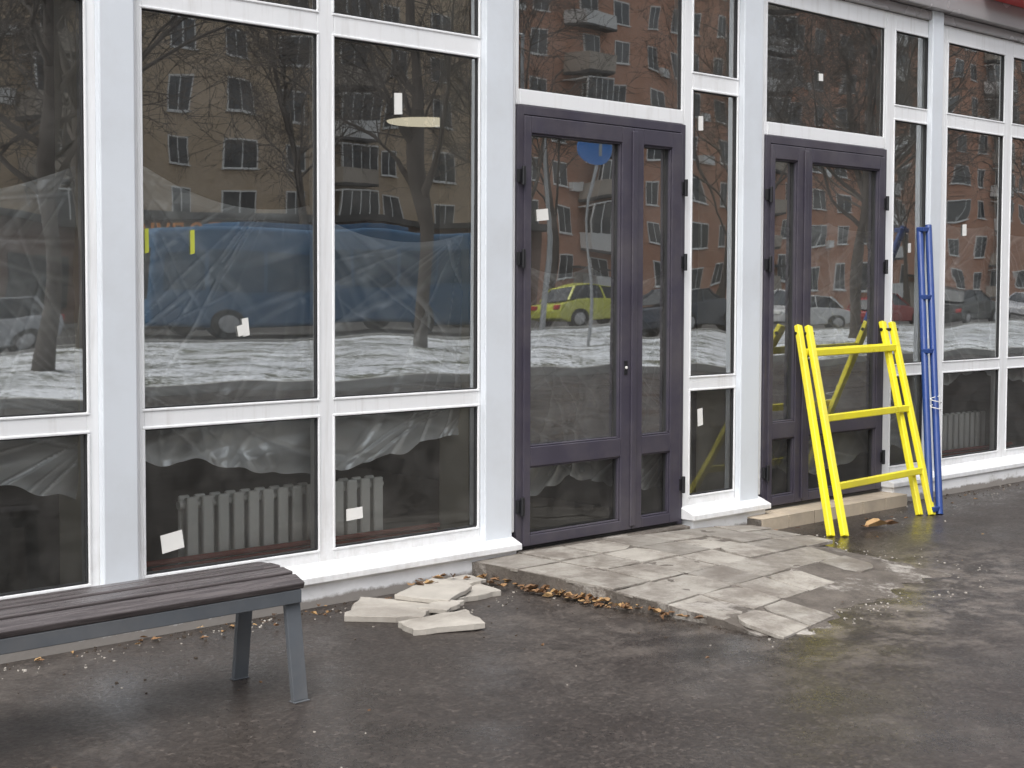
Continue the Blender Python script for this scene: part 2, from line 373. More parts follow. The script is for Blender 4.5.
# ---------------------------------------------------------------- GROUND
def ground_mat():
    m,nt,out=new_mat('wet_asphalt'); v=objvec(nt)
    big=noise(nt,v,0.6,4,0.62,0.3); med=noise(nt,v,5,6,0.72); grit=noise(nt,v,45,4,0.8)
    vo=nt.nodes.new('ShaderNodeTexVoronoi');vo.inputs['Scale'].default_value=75;nt.links.new(v,vo.inputs['Vector'])
    sx=nt.nodes.new('ShaderNodeSeparateColor');nt.links.new(vo.outputs['Color'],sx.inputs[0])
    c=ramp(nt,med,[(0.3,(0.031,0.0245,0.0205)),(0.7,(0.054,0.044,0.038))])
    c=mixc(nt,ramp(nt,big,[(0.46,0),(0.60,0.55)]),c,(0.062,0.052,0.045))
    c=mixc(nt,1.0,c,ramp(nt,sx.outputs[0],[(0,0.65),(0.75,1.05),(0.93,1.3),(1,1.9)]),'MULTIPLY')
    c=mixc(nt,ramp(nt,grit,[(0.60,0),(0.72,0.4)]),c,(0.12,0.103,0.09))
    c=mixc(nt,ramp(nt,grit,[(0.34,0.6),(0.44,0)]),c,(0.016,0.013,0.012))
    dn=noise(nt,v,1.3,7,0.78,0.2)
    c=mixc(nt,ramp(nt,dn,[(0.56,0),(0.63,0.22),(0.73,0.55)]),c,(0.16,0.14,0.122))
    sp=sepz(nt)
    ex=math_(nt,'MULTIPLY',math_(nt,'SUBTRACT',sp.outputs['X'],5.9),0.42);ey=math_(nt,'MULTIPLY',math_(nt,'ADD',sp.outputs['Y'],1.7),0.75)
    rr_=math_(nt,'SQRT',math_(nt,'ADD',math_(nt,'MULTIPLY',ex,ex),math_(nt,'MULTIPLY',ey,ey)))
    dm=math_(nt,'MULTIPLY',ramp(nt,rr_,[(0.25,1),(1.0,0)]),ramp(nt,noise(nt,v,4.5,7,.78,.2),[(0.46,0),(0.60,0.75)]))
    c=mixc(nt,dm,c,(0.21,0.18,0.155))
    wet=noise(nt,v,0.7,5,0.65,0.3)
    c=mixc(nt,ramp(nt,wet,[(0.38,0.6),(0.50,0)]),c,(0.018,0.015,0.013))
    r=ramp(nt,wet,[(0.38,0.12),(0.50,0.30),(0.62,0.58)])
    r2=mixc(nt,0.35,r,ramp(nt,grit,[(0.35,0.12),(0.7,0.8)]))
    pbsdf(nt,out,c,r2,bump(nt,mixc(nt,.5,grit,sx.outputs[1]),0.35,0.005),spec=0.45);return m
M_asph=ground_mat()
g=MB();g.quad([(-220,-260,0),(320,-260,0),(320,140,0),(-220,140,0)],M_asph);g.obj('ground')
def snow_mat():
    m,nt,out=new_mat('snowy_grass'); v=objvec(nt)
    n=noise(nt,v,0.9,6,0.7,0.5); f=noise(nt,v,9,4,0.7)
    grass=ramp(nt,f,[(0.35,(0.035,0.045,0.02)),(0.65,(0.13,0.12,0.06))])
    mm=mixc(nt,0.5,n,f)
    mask=ramp(nt,mm,[(0.44,0),(0.53,1)])
    c=mixc(nt,mask,grass,(0.80,0.82,0.85))
    pbsdf(nt,out,c,0.9);return m
M_snow=snow_mat()
V=[];Fc=[];nx,ny=160,24
for j in range(ny+1):
    for i in range(nx+1):
        xx=-40+i*1.1;yy=-11.3-j*(14.0/ny)
        e=min(1,j/2,(ny-j)/2)
        V.append((xx,yy,0.03+0.10*e+0.06*e*mn.noise(Vector((xx*.5,yy*.5,0)))))
for j in range(ny):
    for i in range(nx):
        k=j*(nx+1)+i;Fc.append((k,k+nx+1,k+nx+2,k+1))
me=bpy.data.meshes.new('snowy_lawn');me.from_pydata(V,[],Fc);me.materials.append(M_snow);me.polygons.foreach_set('use_smooth',[True]*len(Fc))
sc.collection.objects.link(bpy.data.objects.new('snowy_lawn',me))
M_kerb=simple('kerb_concrete',(0.33,0.32,0.30),0.85,0.2,4)
k=MB();k.box(-40,136,-11.3,-11.15,-0.05,0.13,M_kerb);k.box(-40,136,-25.5,-25.3,-0.05,0.14,M_kerb);k.box(-40,136,-42.2,-42,-0.05,0.14,M_kerb);k.obj('kerb',None,0.01)
M_road=simple('road_asphalt',(0.065,0.063,0.060),0.55,0.25,2)
k=MB();k.quad([(-40,-42,0.004),(136,-42,0.004),(136,-25.5,0.004),(-40,-25.5,0.004)],M_road);k.obj('road')
M_line=simple('road_paint',(0.7,0.7,0.68),0.7)
k=MB()
for i in range(25): k.quad([(-40+i*7,-33.8,0.008),(-37+i*7,-33.8,0.008),(-37+i*7,-33.65,0.008),(-40+i*7,-33.65,0.008)],M_line)
k.obj('road_marking')
# ---------------------------------------------------------------- tiled ramp
def tile_mat():
    m,nt,out=new_mat('cement_tiles'); v=objvec(nt)
    g=nt.nodes.new('ShaderNodeNewGeometry')
    n=noise(nt,v,8,8,0.75);n2=noise(nt,v,2.6,9,0.8,0.15)
    c=ramp(nt,n,[(0.3,(0.26,0.235,0.20)),(0.7,(0.44,0.41,0.365))])
    oi=ramp(nt,g.outputs['Random Per Island'],[(0,0.72),(1,1.12)])
    c=mixc(nt,1.0,c,oi,'MULTIPLY')
    c=mixc(nt,ramp(nt,n2,[(0.45,0.0),(0.54,0.5),(0.64,0.85)]),c,(0.125,0.102,0.084))
    c=mixc(nt,ramp(nt,noise(nt,v,32,5,.75),[(0.56,0.0),(0.70,0.6)]),c,(0.10,0.083,0.07))
    pbsdf(nt,out,c,0.6,bump(nt,noise(nt,v,60,4),0.35,0.003));return m
M_tile=tile_mat()
def mortar():
    m,nt,out=new_mat('mortar_bed'); v=objvec(nt);n=noise(nt,v,6,8,.72);n2=noise(nt,v,1.9,8,.78,.2)
    c=ramp(nt,n,[(0.3,(0.07,0.058,0.048)),(0.7,(0.165,0.142,0.12))])
    c=mixc(nt,ramp(nt,n2,[(0.52,0),(0.58,.6),(0.65,.95)]),c,(0.42,0.39,0.35))
    pbsdf(nt,out,c,0.85,bump(nt,noise(nt,v,35,6,.7),0.9,0.012));return m
M_mortar=mortar()
ramp_e=empty('entrance_ramp')
BL,BR,FL,FR=(4.78,-0.105,0.085),(7.02,-0.105,0.085),(4.945,-1.95,0.004),(6.75,-1.62,0.003)
def bil(s,t):
    x=(BL[0]*(1-s)+BR[0]*s)*(1-t)+(FL[0]*(1-s)+FR[0]*s)*t
    y=(BL[1]*(1-s)+BR[1]*s)*(1-t)+(FL[1]*(1-s)+FR[1]*s)*t
    zz=0.088*(1-t**2.2)+0.002 - 0.055*(s**3)*(1-t)
    return x,y,max(zz,0.003)
nx,ny=90,90;V=[];Fc=[]
for j in range(ny+1):
    for i in range(nx+1):
        s,t=i/nx,j/ny;x_,y_,z_=bil(s,t)
        j1=mn.noise(Vector((x_*9,y_*9,3)))+.6*mn.noise(Vector((x_*22,y_*22,7)))
        z_=z_+0.006*j1
        if i==0: x_+=0.018*mn.noise(Vector((0,y_*14,9)))
        ed=max(0,(t-.85)/.15,(s-.88)/.12)
        if ed>0:
            x_+=ed*(0.12*mn.noise(Vector((x_*2.5,y_*2.5,1)))+.09*mn.noise(Vector((x_*8,y_*8,2))));y_+=ed*(0.20*mn.noise(Vector((x_*2.2,y_*2.2,5)))+.11*mn.noise(Vector((x_*8,y_*8,4))))
            z_=z_*(1-ed*.6)
        if j==ny or i==nx: z_=-0.004
        V.append((x_,y_,z_))
for j in range(ny):
    for i in range(nx):
        k_=j*(nx+1)+i;Fc.append((k_,k_+nx+1,k_+nx+2,k_+1))
b0=len(V)
for j in range(ny+1):
    p=V[j*(nx+1)];V.append((p[0]+0.004,p[1],-0.02))
for j in range(ny): Fc.append((j*(nx+1),b0+j,b0+j+1,(j+1)*(nx+1)))
me=bpy.data.meshes.new('mortar_bed');me.from_pydata(V,[],Fc);me.materials.append(M_mortar)
o=bpy.data.objects.new('mortar_bed',me);sc.collection.objects.link(o);o.parent=ramp_e
tl=MB();rt=random.Random(3)
cols,rws=7,6
def tile_poly(r_,c_):
    s0,s1=c_/cols,(c_+1)/cols;t0,t1=r_/rws,(r_+1)/rws
    gs,gt=0.0035,0.004
    js=[rt.uniform(-.003,.003) for _ in range(8)]
    return [bil(s0+gs+js[0],t0+gt+js[1]),bil(s1-gs+js[2],t0+gt+js[3]),bil(s1-gs+js[4],t1-gt+js[5]),bil(s0+gs+js[6],t1-gt+js[7])]
for r_ in range(rws):
    for c_ in range(cols):
        if r_==5 and c_ not in (0,1): continue
        if r_==4 and c_ in (4,6): continue
        if r_==3 and c_==6: continue
        P=tile_poly(r_,c_)
        dz=rt.uniform(0.003,0.011);tz=[rt.uniform(-.003,.003) for _ in P]
        pts=[(p[0],p[1]) for p in P];zb=[p[2]-0.01 for p in P];zt=[p[2]+dz+q for p,q in zip(P,tz)]
        pr=rt.random()
        if pr<.22 and r_<5:
            q=rt.uniform(.3,.7);q2=q+rt.uniform(-.15,.15)
            A=Vector((*pts[0],zt[0])).lerp(Vector((*pts[1],zt[1])),q);B=Vector((*pts[3],zt[3])).lerp(Vector((*pts[2],zt[2])),q2)
            g_=Vector((.004,0,0))
            tl.prism([pts[0],tuple((A-g_)[:2]),tuple((B-g_)[:2]),pts[3]],[zb[0]]*4,[zt[0],A.z,B.z,zt[3]],M_tile)
            dd=rt.uniform(-.005,.002)
            tl.prism([tuple((A+g_)[:2]),pts[1],pts[2],tuple((B+g_)[:2])],[zb[1]]*4,[A.z+dd,zt[1]+dd,zt[2]+dd,B.z+dd],M_tile);continue
        if pr<.45 or r_>=4:
            for _ in range(2 if r_>=4 else 1):
                n_=len(pts);kx=rt.randrange(n_);a_=Vector(pts[kx]);pv=Vector(pts[kx-1]);nx_=Vector(pts[(kx+1)%n_]);q1=rt.uniform(.1,.4);q2=rt.uniform(.1,.4)
                np_=[tuple(a_.lerp(pv,q1)),tuple(a_.lerp((pv+nx_)/2,(q1+q2)*.42)),tuple(a_.lerp(nx_,q2))]
                pts=pts[:kx]+np_+pts[kx+1:];zb=zb[:kx]+[zb[kx]]*3+zb[kx+1:];zt=zt[:kx]+[zt[kx]]*3+zt[kx+1:]
        tl.prism(pts,zb,zt,M_tile)
tl.obj('tiles',ramp_e,0.003)
th=MB();th.prism([(5.16,-0.104),(6.5,-0.104),(6.5,-0.021),(5.16,-0.021)],-0.02,[0.086]*4,M_mortar);th.obj('threshold',ramp_e,0.004)
M_step=simple('step_tile',(0.50,0.42,0.32),0.6,0.12,3,dirt=(0.22,0.19,0.165),dirtamt=0.7)
st=empty('entrance_step')
s_=MB();s_.box(7.05,8.68,-0.21,-0.022,-0.05,0.070,M_mortar);s_.obj('core',st)
s_=MB()
for i in range(6):
    a0=7.05+i*0.272; s_.box(a0+0.003,a0+0.267,-0.222,-0.20,-0.01,0.072,M_step); s_.box(a0+0.003,a0+0.267,-0.222,-0.11,0.0725,0.082,M_step)
    s_.box(a0+0.003,a0+0.267,-0.107,-0.022,0.0725,0.082,M_step)
s_.obj('tiles',st,0.002)
# ---------------------------------------------------------------- slab pile
M_slab=simple('broken_slab',(0.41,0.38,0.335),0.85,0.25,9,0.5,dirt=(0.18,0.155,0.13),dirtamt=0.85,det=6)
sp_=empty('slab_pile')
def slab(name,pts,z0,th_,tilt=None):
    m=MB(); rr=random.Random(len(pts)*7+int(z0*100)+int(pts[0][0]*50)); P=[]
    n=len(pts)
    for i in range(n):
        a_=pts[i];b_=pts[(i+1)%n];P.append(a_)
        for q in (0.17,0.33,0.5,0.67,0.83):
            P.append((a_[0]+(b_[0]-a_[0])*q+rr.uniform(-.009,.009),a_[1]+(b_[1]-a_[1])*q+rr.uniform(-.009,.009)))
    tx,ty=(tilt or (0,0)); cx,cy_=P[0]
    zl=[z0+(p[0]-cx)*tx+(p[1]-cy_)*ty for p in P]
    m.prism(P,zl,[z+th_+rr.uniform(-.002,.002) for z in zl],M_slab); m.obj(name,sp_,0.003)
slab('slab_a',[(3.73,-.43),(3.98,-.68),(4.22,-.48),(4.02,-.16)],0.0,0.028)
slab('slab_b',[(3.84,-.68),(3.80,-.84),(4.10,-.97),(4.20,-.72)],0.0,0.028,(0.03,0.0))
slab('slab_c',[(4.22,-.20),(4.32,-.50),(4.62,-.50),(4.68,-.16)],0.0,0.028)
slab('slab_d',[(4.10,-.32),(4.22,-.58),(4.50,-.42),(4.46,-.16)],0.030,0.022,(0.02,0.01))
slab('slab_e',[(4.05,-.55),(4.12,-.68),(4.28,-.62),(4.24,-.50)],0.012,0.022,(0.06,0.0))
slab('slab_f',[(4.48,-.17),(4.54,-.34),(4.70,-.30),(4.70,-.15)],0.031,0.018,(-0.03,0.01))
def crumbs(name,spots,mat,smin,smax,seed):
    rr=random.Random(seed);m=MB()
    for (cx,cy_,rx,ry,n) in spots:
        for _ in range(n):
            x_=rr.gauss(cx,rx);y_=rr.gauss(cy_,ry)
            if y_>-0.11 : y_=-0.12-rr.random()*0.05
            s=rr.uniform(smin,smax)*rr.uniform(.5,1);k_=rr.randint(4,6);a0=rr.random()*6
            pts=[(x_+math.cos(a0+q*6.283/k_)*s*rr.uniform(.6,1.1),y_+math.sin(a0+q*6.283/k_)*s*rr.uniform(.6,1.1)) for q in range(k_)]
            m.prism(pts,-0.001,[s*rr.uniform(.3,.9) for _ in pts],mat)
    return m.obj(name)
crumbs('rubble',[(4.3,-.4,.3,.2,90),(4.0,-.22,.9,.05,110),(2.6,-.3,.5,.08,40),(5.6,-1.85,.5,.10,110),(6.9,-1.0,.15,.45,90),(3.0,-1.6,1.0,.6,14),(8.0,-.4,.6,.15,30),(10,-.25,.9,.08,50)],M_slab,0.003,0.009,5)
crumbs('broken_plaster',[(6.55,-.16,.06,.03,26),(7.0,-.17,.12,.03,26)],M_base,0.01,0.03,8)
M_dirt=simple('dark_dirt',(0.06,0.045,0.033),0.95,0.4,8)
crumbs('soil_clods',[(2.75,-.75,.3,.2,14),(4.85,-.9,.05,.45,140),(4.4,-1.0,.3,.35,30),(3.6,-.18,1.0,.04,130),(9.8,-.2,.8,.04,70)],M_dirt,0.004,0.012,9)
def leafmat():
    m,nt,out=new_mat('dead_leaf');g_=nt.nodes.new('ShaderNodeNewGeometry')
    c=ramp(nt,g_.outputs['Random Per Island'],[(0,(0.07,0.04,0.022)),(0.5,(0.22,0.115,0.05)),(1,(0.42,0.27,0.12))])
    pbsdf(nt,out,c,0.7);return m
M_leaf=leafmat()
lf=MB();rr=random.Random(12)
def leaf(x_,y_,s,z0=0.004):
    a0=rr.random()*6.28;k_=9;base=len(lf.v)
    lift=rr.uniform(.0,.7);el=rr.uniform(.45,.95)
    cz=z0+rr.uniform(0,.01)
    lf.v.append((x_,y_,cz+0.002))
    for q in range(k_):
        t=q*6.283/k_; r0=s*(1.0 if q%2==0 else .7)*rr.uniform(.75,1.1)*(1.3 if q==0 else 1)
        a,b=math.cos(t)*r0,math.sin(t)*r0*el
        lf.v.append((x_+a*math.cos(a0)-b*math.sin(a0),y_+a*math.sin(a0)+b*math.cos(a0),cz+abs(math.sin(t))*s*lift+rr.uniform(0,.005)))
    for q in range(k_):
        lf.f.append([base,base+1+q,base+1+(q+1)%k_]);lf.mi.append(lf.m(M_leaf))
for _ in range(125):
    t=min(1,max(0,rr.gauss(.40,.19))); x_=4.80+.15*t-abs(rr.gauss(0,.05))-.005; leaf(x_,-.2-1.6*t,rr.uniform(.010,.032),0.003+rr.random()*.02)
for _ in range(34): leaf(rr.uniform(2.4,4.9),-.12-abs(rr.gauss(0,.14)),rr.uniform(.010,.026))
for _ in range(14): leaf(rr.gauss(4.45,.10),rr.gauss(-.2,.05),rr.uniform(.02,.032),.045)
for _ in range(12): leaf(rr.uniform(1.5,8.5),rr.uniform(-2.6,-.3),rr.uniform(.008,.018))
for _ in range(12): leaf(rr.uniform(6.6,11),-.25-abs(rr.gauss(0,.1)),rr.uniform(.012,.024))
leaf(7.70,-.62,.075,0.01);leaf(7.78,-.66,.06,0.012);leaf(7.62,-.58,.04,.01)
lf.obj('fallen_leaves')
# ---------------------------------------------------------------- bench
def slatmat():
    m,nt,out=new_mat('bench_slat_wood');v=objvec(nt,(1.2,18,18));n=noise(nt,v,4,6,0.65,.3)
    c=ramp(nt,n,[(0.3,(0.048,0.041,0.042)),(0.7,(0.125,0.108,0.106))])
    pbsdf(nt,out,c,ramp(nt,n,[(0.3,0.18),(0.7,0.36)]),bump(nt,n,.25,.003));return m
M_slat=slatmat();M_steel=simple('bench_steel',(0.10,0.11,0.122),0.42,0.15,8,dirt=(0.24,0.22,0.20),dirtamt=.35)
bench=empty('park_bench',(2.92,-1.12,0))
s_=MB();L=-2.0
prof=[(.160,.432,14),(.081,.450,5),(0.0,.456,0),(-.081,.449,-6),(-.158,.429,-20)]
for i,(yy,zz,an) in enumerate(prof):
    M=Matrix.Translation((0,yy,zz))@Matrix.Rotation(math.radians(-an),4,'X')
    s_.box(L,0.0,-.034,.034,-.014,.014,M_slat,M)
s_.obj('seat',bench,0.006,seg=3)
s_=MB()
for xx in (-.045,L/2,L+.045):
    pr=[(.175,.405),(.09,.425),(0,.432),(-.09,.424),(-.172,.400)]
    for a_,b_ in zip(pr[:-1],pr[1:]): s_.beam((xx,a_[0],a_[1]-.012),(xx,b_[0],b_[1]-.012),.045,.018,M_steel)
s_.box(L+.01,-.01,-.185,-.165,.355,.405,M_steel);s_.box(L+.01,-.01,.165,.185,.355,.405,M_steel)
s_.obj('frame',bench,0.003)
s_=MB()
for xx in (-.035,L+.035):
    s_.beam((xx,-.150,.39),(xx,-.205,0.004),.062,.022,M_steel,up=(0,1,0))
    s_.beam((xx,.150,.39),(xx,.200,0.004),.062,.022,M_steel,up=(0,1,0))
    s_.box(xx-.034,xx+.034,-.225,-.185,0,.005,M_steel);s_.box(xx-.034,xx+.034,.185,.22,0,.005,M_steel)
    s_.box(xx-.03,xx+.03,-.16,.16,.345,.362,M_steel)
s_.obj('legs',bench,0.003)
# ---------------------------------------------------------------- yellow trestle ladder
M_yel=simple('yellow_paint',(0.80,0.70,0.025),0.35,0.08,5,dirt=(0.42,0.35,0.11),dirtamt=.45)
lad=empty('trestle_ladder')
def frame(dx,dy,nm,rungs,dt=0.0):
    m=MB()
    lb_=Vector((7.30+dx,-.65+dy,0.0));lt=Vector((7.665+dx,-.10+dy*.6,1.262+dt));rb=Vector((8.437+dx,-.56+dy,0.0));rt_=Vector((8.645+dx,-.095+dy*.6,1.275+dt))
    m.beam(lb_,lt,.048,.036,M_yel,up=(0,-1,.4));m.beam(rb,rt_,.048,.036,M_yel,up=(0,-1,.4))
    for q in rungs:
        m.beam(lb_.lerp(lt,q)+Vector((0.015,0.002,0)),rb.lerp(rt_,q)-Vector((0.015,-.002,0)),.03,.046,M_yel)
    m.obj(nm,lad,0.007,seg=3)
frame(0,0,'front_frame',(.225,.545,.865))
frame(-.065,.055,'rear_frame',(.865,),0.005)
m=MB()
m.tube((7.56,-.075,1.215),(7.69,-.125,1.215),.012,.012,M_black,10);m.tube((8.54,-.075,1.225),(8.67,-.125,1.225),.012,.012,M_black,10);m.obj('hinge_bolts',lad)
# ---------------------------------------------------------------- blue poles
M_blue=simple('blue_paint',(0.012,0.045,0.20),0.35,0.08,5,dirt=(.08,.1,.2),dirtamt=.4)
pole=empty('scaffold_poles')
m=MB();p0=Vector((8.505,-.575,0));p1=Vector((9.09,-.10,1.96))
o2=Vector((-.065,.03,0))
m.tube(p0,p1,.024,.024,M_blue,14);m.tube(p0+o2,p1+o2+Vector((0,0,-.02)),.024,.024,M_blue,14);m.obj('poles',pole,0)
m=MB()
for q in (.02,.55,.74,.985):
    c_=p0.lerp(p1,q)+o2*.5
    m.box(c_.x-.055,c_.x+.055,c_.y-.03,c_.y+.03,c_.z-.016,c_.z+.016,M_blue)
m.obj('clamps',pole,0.004)
m=MB();c_=p0.lerp(p1,.38);prev=None
for i in range(22):
    t=i/21; q=c_+Vector((-.04+.05*math.cos(t*13),-.03+.03*math.sin(t*13),.03-.10*t))
    if prev: m.tube(prev,q,.003,.003,M_paper,6)
    prev=q
m.obj('tie_cord',pole)
# ---------------------------------------------------------------- trees
M_bark=simple('bark',(0.085,0.072,0.062),0.9,0.35,6,0)
def tree_mesh(seed,H=11):
    r=random.Random(seed);V=[];Fc=[]
    def tube(pts,rads,n):
        base=len(V)
        for i,p in enumerate(pts):
            d=(pts[min(i+1,len(pts)-1)]-pts[max(i-1,0)]).normalized();a_=d.orthogonal().normalized();b_=d.cross(a_)
            for k_ in range(n):
                t=6.2832*k_/n;V.append(tuple(p+(a_*math.cos(t)+b_*math.sin(t))*rads[i]))
        for i in range(len(pts)-1):
            for k_ in range(n):
                Fc.append((base+i*n+k_,base+i*n+(k_+1)%n,base+(i+1)*n+(k_+1)%n,base+(i+1)*n+k_))
    def grow(p,d,L,rad,dep):
        ns=[8,5,4,3,2][dep];pts=[p.copy()];rads=[rad];q=p.copy();dd=d.copy()
        for i in range(ns):
            w=[.06,.16,.22,.28,.3][dep]
            dd=(dd+Vector((r.gauss(0,w),r.gauss(0,w),r.gauss(0,w)+(.06 if dep<3 else -.03)))).normalized()
            q=q+dd*(L/ns);pts.append(q.copy());rads.append(rad*(1-(i+1)/ns*.75))
        tube(pts,rads,[9,6,4,3,3][dep])
        if dep==4: return
        nk=[15,8,7,5][dep]
        for k_ in range(nk):
            t=r.uniform(.25 if dep==0 else .2,1.0);i=min(int(t*ns),ns-1);f_=t*ns-i
            pp=pts[i].lerp(pts[i+1],f_);bd=(pts[i+1]-pts[i]).normalized()
            a_=bd.orthogonal().normalized();b_=bd.cross(a_);ph=r.uniform(0,6.28)
            an=r.uniform(.5,1.05)
            nd=(bd*math.cos(an)+(a_*math.cos(ph)+b_*math.sin(ph))*math.sin(an)).normalized()
            rr_=rads[i]*r.uniform(.35,.5)
            grow(pp,nd,L*r.uniform(.38,.58)*(1.15-.3*t),max(rr_,.009),dep+1)
    grow(Vector((0,0,-.1)),Vector((0,0,1)),H,.19,0)
    me=bpy.data.meshes.new('bare_tree_mesh');me.from_pydata(V,[],Fc);me.materials.append(M_bark);me.polygons.foreach_set('use_smooth',[True]*len(Fc));return me
tm=[tree_mesh(1,11),tree_mesh(2,12.5),tree_mesh(3,10)]
for i,(x_,y_,s) in enumerate([(19.3,-18.7,1.0),(10.0,-16.5,.85),(14,-23.5,1.0),(26.5,-23.5,1.0),(34,-17.5,.9),(42,-22,1.0),(54,-21,1.05),(66,-16,1.0),(76,-22,1.1),(-3,-17,1.0),(20,-45,1.2),(34,-44.5,1.3),(48,-45,1.3),(62,-44,1.3),(80,-44,1.3)]):
    o=bpy.data.objects.new('bare_tree',tm[i%3]);sc.collection.objects.link(o);o.location=(x_,y_,0);o.rotation_euler=(0,0,i*2.1);o.scale=(s,s,s)
# ---------------------------------------------------------------- apartment buildings
def brick(name,c1,c2):
    m,nt,out=new_mat(name);tc=nt.nodes.new('ShaderNodeTexCoord')
    sx=nt.nodes.new('ShaderNodeSeparateXYZ');nt.links.new(tc.outputs['Object'],sx.inputs[0])
    cb=nt.nodes.new('ShaderNodeCombineXYZ');nt.links.new(math_(nt,'ADD',sx.outputs[0],sx.outputs[1]),cb.inputs[0]);nt.links.new(sx.outputs[2],cb.inputs[1])
    b=nt.nodes.new('ShaderNodeTexBrick');b.inputs['Scale'].default_value=3.0;b.inputs['Color1'].default_value=(*c1,1);b.inputs['Color2'].default_value=(*c2,1);b.inputs['Mortar'].default_value=(.33,.30,.27,1);b.inputs['Mortar Size'].default_value=.012
    nt.links.new(cb.outputs[0],b.inputs['Vector'])
    n=noise(nt,tc.outputs['Object'],.35,4,.6)
    c=mixc(nt,ramp(nt,n,[(.35,0),(.7,.35)]),b.outputs['Color'],[q*.6 for q in c1])
    pbsdf(nt,out,c,.85);return m
M_tan=brick('tan_brick',(.62,.48,.33),(.54,.41,.275));M_redb=brick('red_brick',(.62,.33,.215),(.54,.265,.165))
M_wwin=simple('window_white',(.80,.80,.78),.5);M_dwin=simple('window_dark_glass',(.06,.065,.07),.08,.3,.3)
M_balc=simple('balcony_panel',(.42,.37,.31),.8,.2,1);M_balw=simple('balcony_white',(.7,.7,.68),.7,.1,1);M_roof=simple('roof_felt',(.08,.08,.08),.9)
def apartment(name,x0,x1,yf,floors,wall,depth=13,seed=0,fl=2.8,pitch=3.3):
    rr=random.Random(seed);e=empty(name,(x0,yf,0));W=x1-x0
    H=floors*fl+1.6
    m=MB();m.box(0,W,-depth,0,0,H,wall);m.obj('walls',e)
    m=MB();m.box(-.4,W+.4,-depth-.4,.4,H,H+.4,M_roof);m.obj('roof',e)
    w=MB();b=MB();nc=int(W/pitch)
    for c in range(nc):
        cx=(c+.5)*pitch
        isb=(c%5==2)
        for f_ in range(floors):
            z=.9+f_*fl+1.0
            ww=1.45 if c%2 else 1.15
            w.box(cx-ww/2-.07,cx+ww/2+.07,0.0,.05,z-.07,z+1.5,M_wwin)
            w.box(cx-ww/2,cx-.04,.05,.062,z,z+1.42,M_dwin);w.box(cx+.04,cx+ww/2,.05,.062,z,z+1.42,M_dwin)
            w.box(cx-ww/2-.12,cx+ww/2+.12,.0,.16,z-.13,z-.07,M_wwin)
            if rr.random()<.15: w.box(cx+ww/2+.2,cx+ww/2+.95,.0,.35,z-.3,z+.25,M_wwin)
            if isb:
                mt=M_balc if rr.random()<.6 else M_balw
                b.box(cx-1.5,cx+1.5,.08,1.2,z-.95,z-.80,M_roof);b.box(cx-1.5,cx+1.5,1.14,1.2,z-.80,z+.15,mt)
                b.box(cx-1.5,cx-1.44,.08,1.14,z-.80,z+.15,mt);b.box(cx+1.44,cx+1.5,.08,1.14,z-.80,z+.15,mt)
                if rr.random()<.6:
                    for q in range(5): b.box(cx-1.5+q*.735,cx-1.44+q*.735,1.14,1.2,z+.15,z+1.55,M_wwin)
                    b.box(cx-1.44,cx+1.44,1.16,1.17,z+.15,z+1.5,M_dwin);b.box(cx-1.5,cx+1.5,.08,1.2,z+1.55,z+1.62,M_wwin)
    w.obj('windows',e);b.obj('balconies',e)
    d=MB()
    for c in range(2,nc,6): d.box(c*pitch-.7,c*pitch+.7,0,.08,0,2.2,M_balc);d.box(c*pitch-1.2,c*pitch+1.2,.08,1.3,2.5,2.65,M_roof)
    d.obj('door',e)
apartment('apartment_building',-45,55.2,-58,9,M_tan,seed=2)
apartment('apartment_building',56,170,-57,9,M_redb,seed=5)
mk=empty('market_pavilion',(16,-50,0));m=MB()
M_brn=simple('pavilion_cladding',(.20,.12,.09),.6,.2,1)
m.box(0,36,-5,0,0,4.2,M_brn);m.obj('walls',mk);m=MB();m.box(-.3,36.3,-5.3,.8,4.2,4.5,M_roof);m.obj('roof',mk)
m=MB()
for i in range(11): m.box(1+i*3.2,3.4+i*3.2,.0,.05,.6,2.9,M_dwin)
m.obj('windows',mk)
M_or=simple('orange_letters',(.85,.30,.03),.5)
cu=bpy.data.curves.new('letters','FONT');cu.body='АПТЕКА  ПРОДУКТЫ';cu.size=1.3;cu.extrude=.06;cu.materials.append(M_or)
to=bpy.data.objects.new('letters',cu);sc.collection.objects.link(to);to.parent=mk;to.rotation_euler=(math.pi/2,0,math.pi);to.location=(24,.87,3.1)
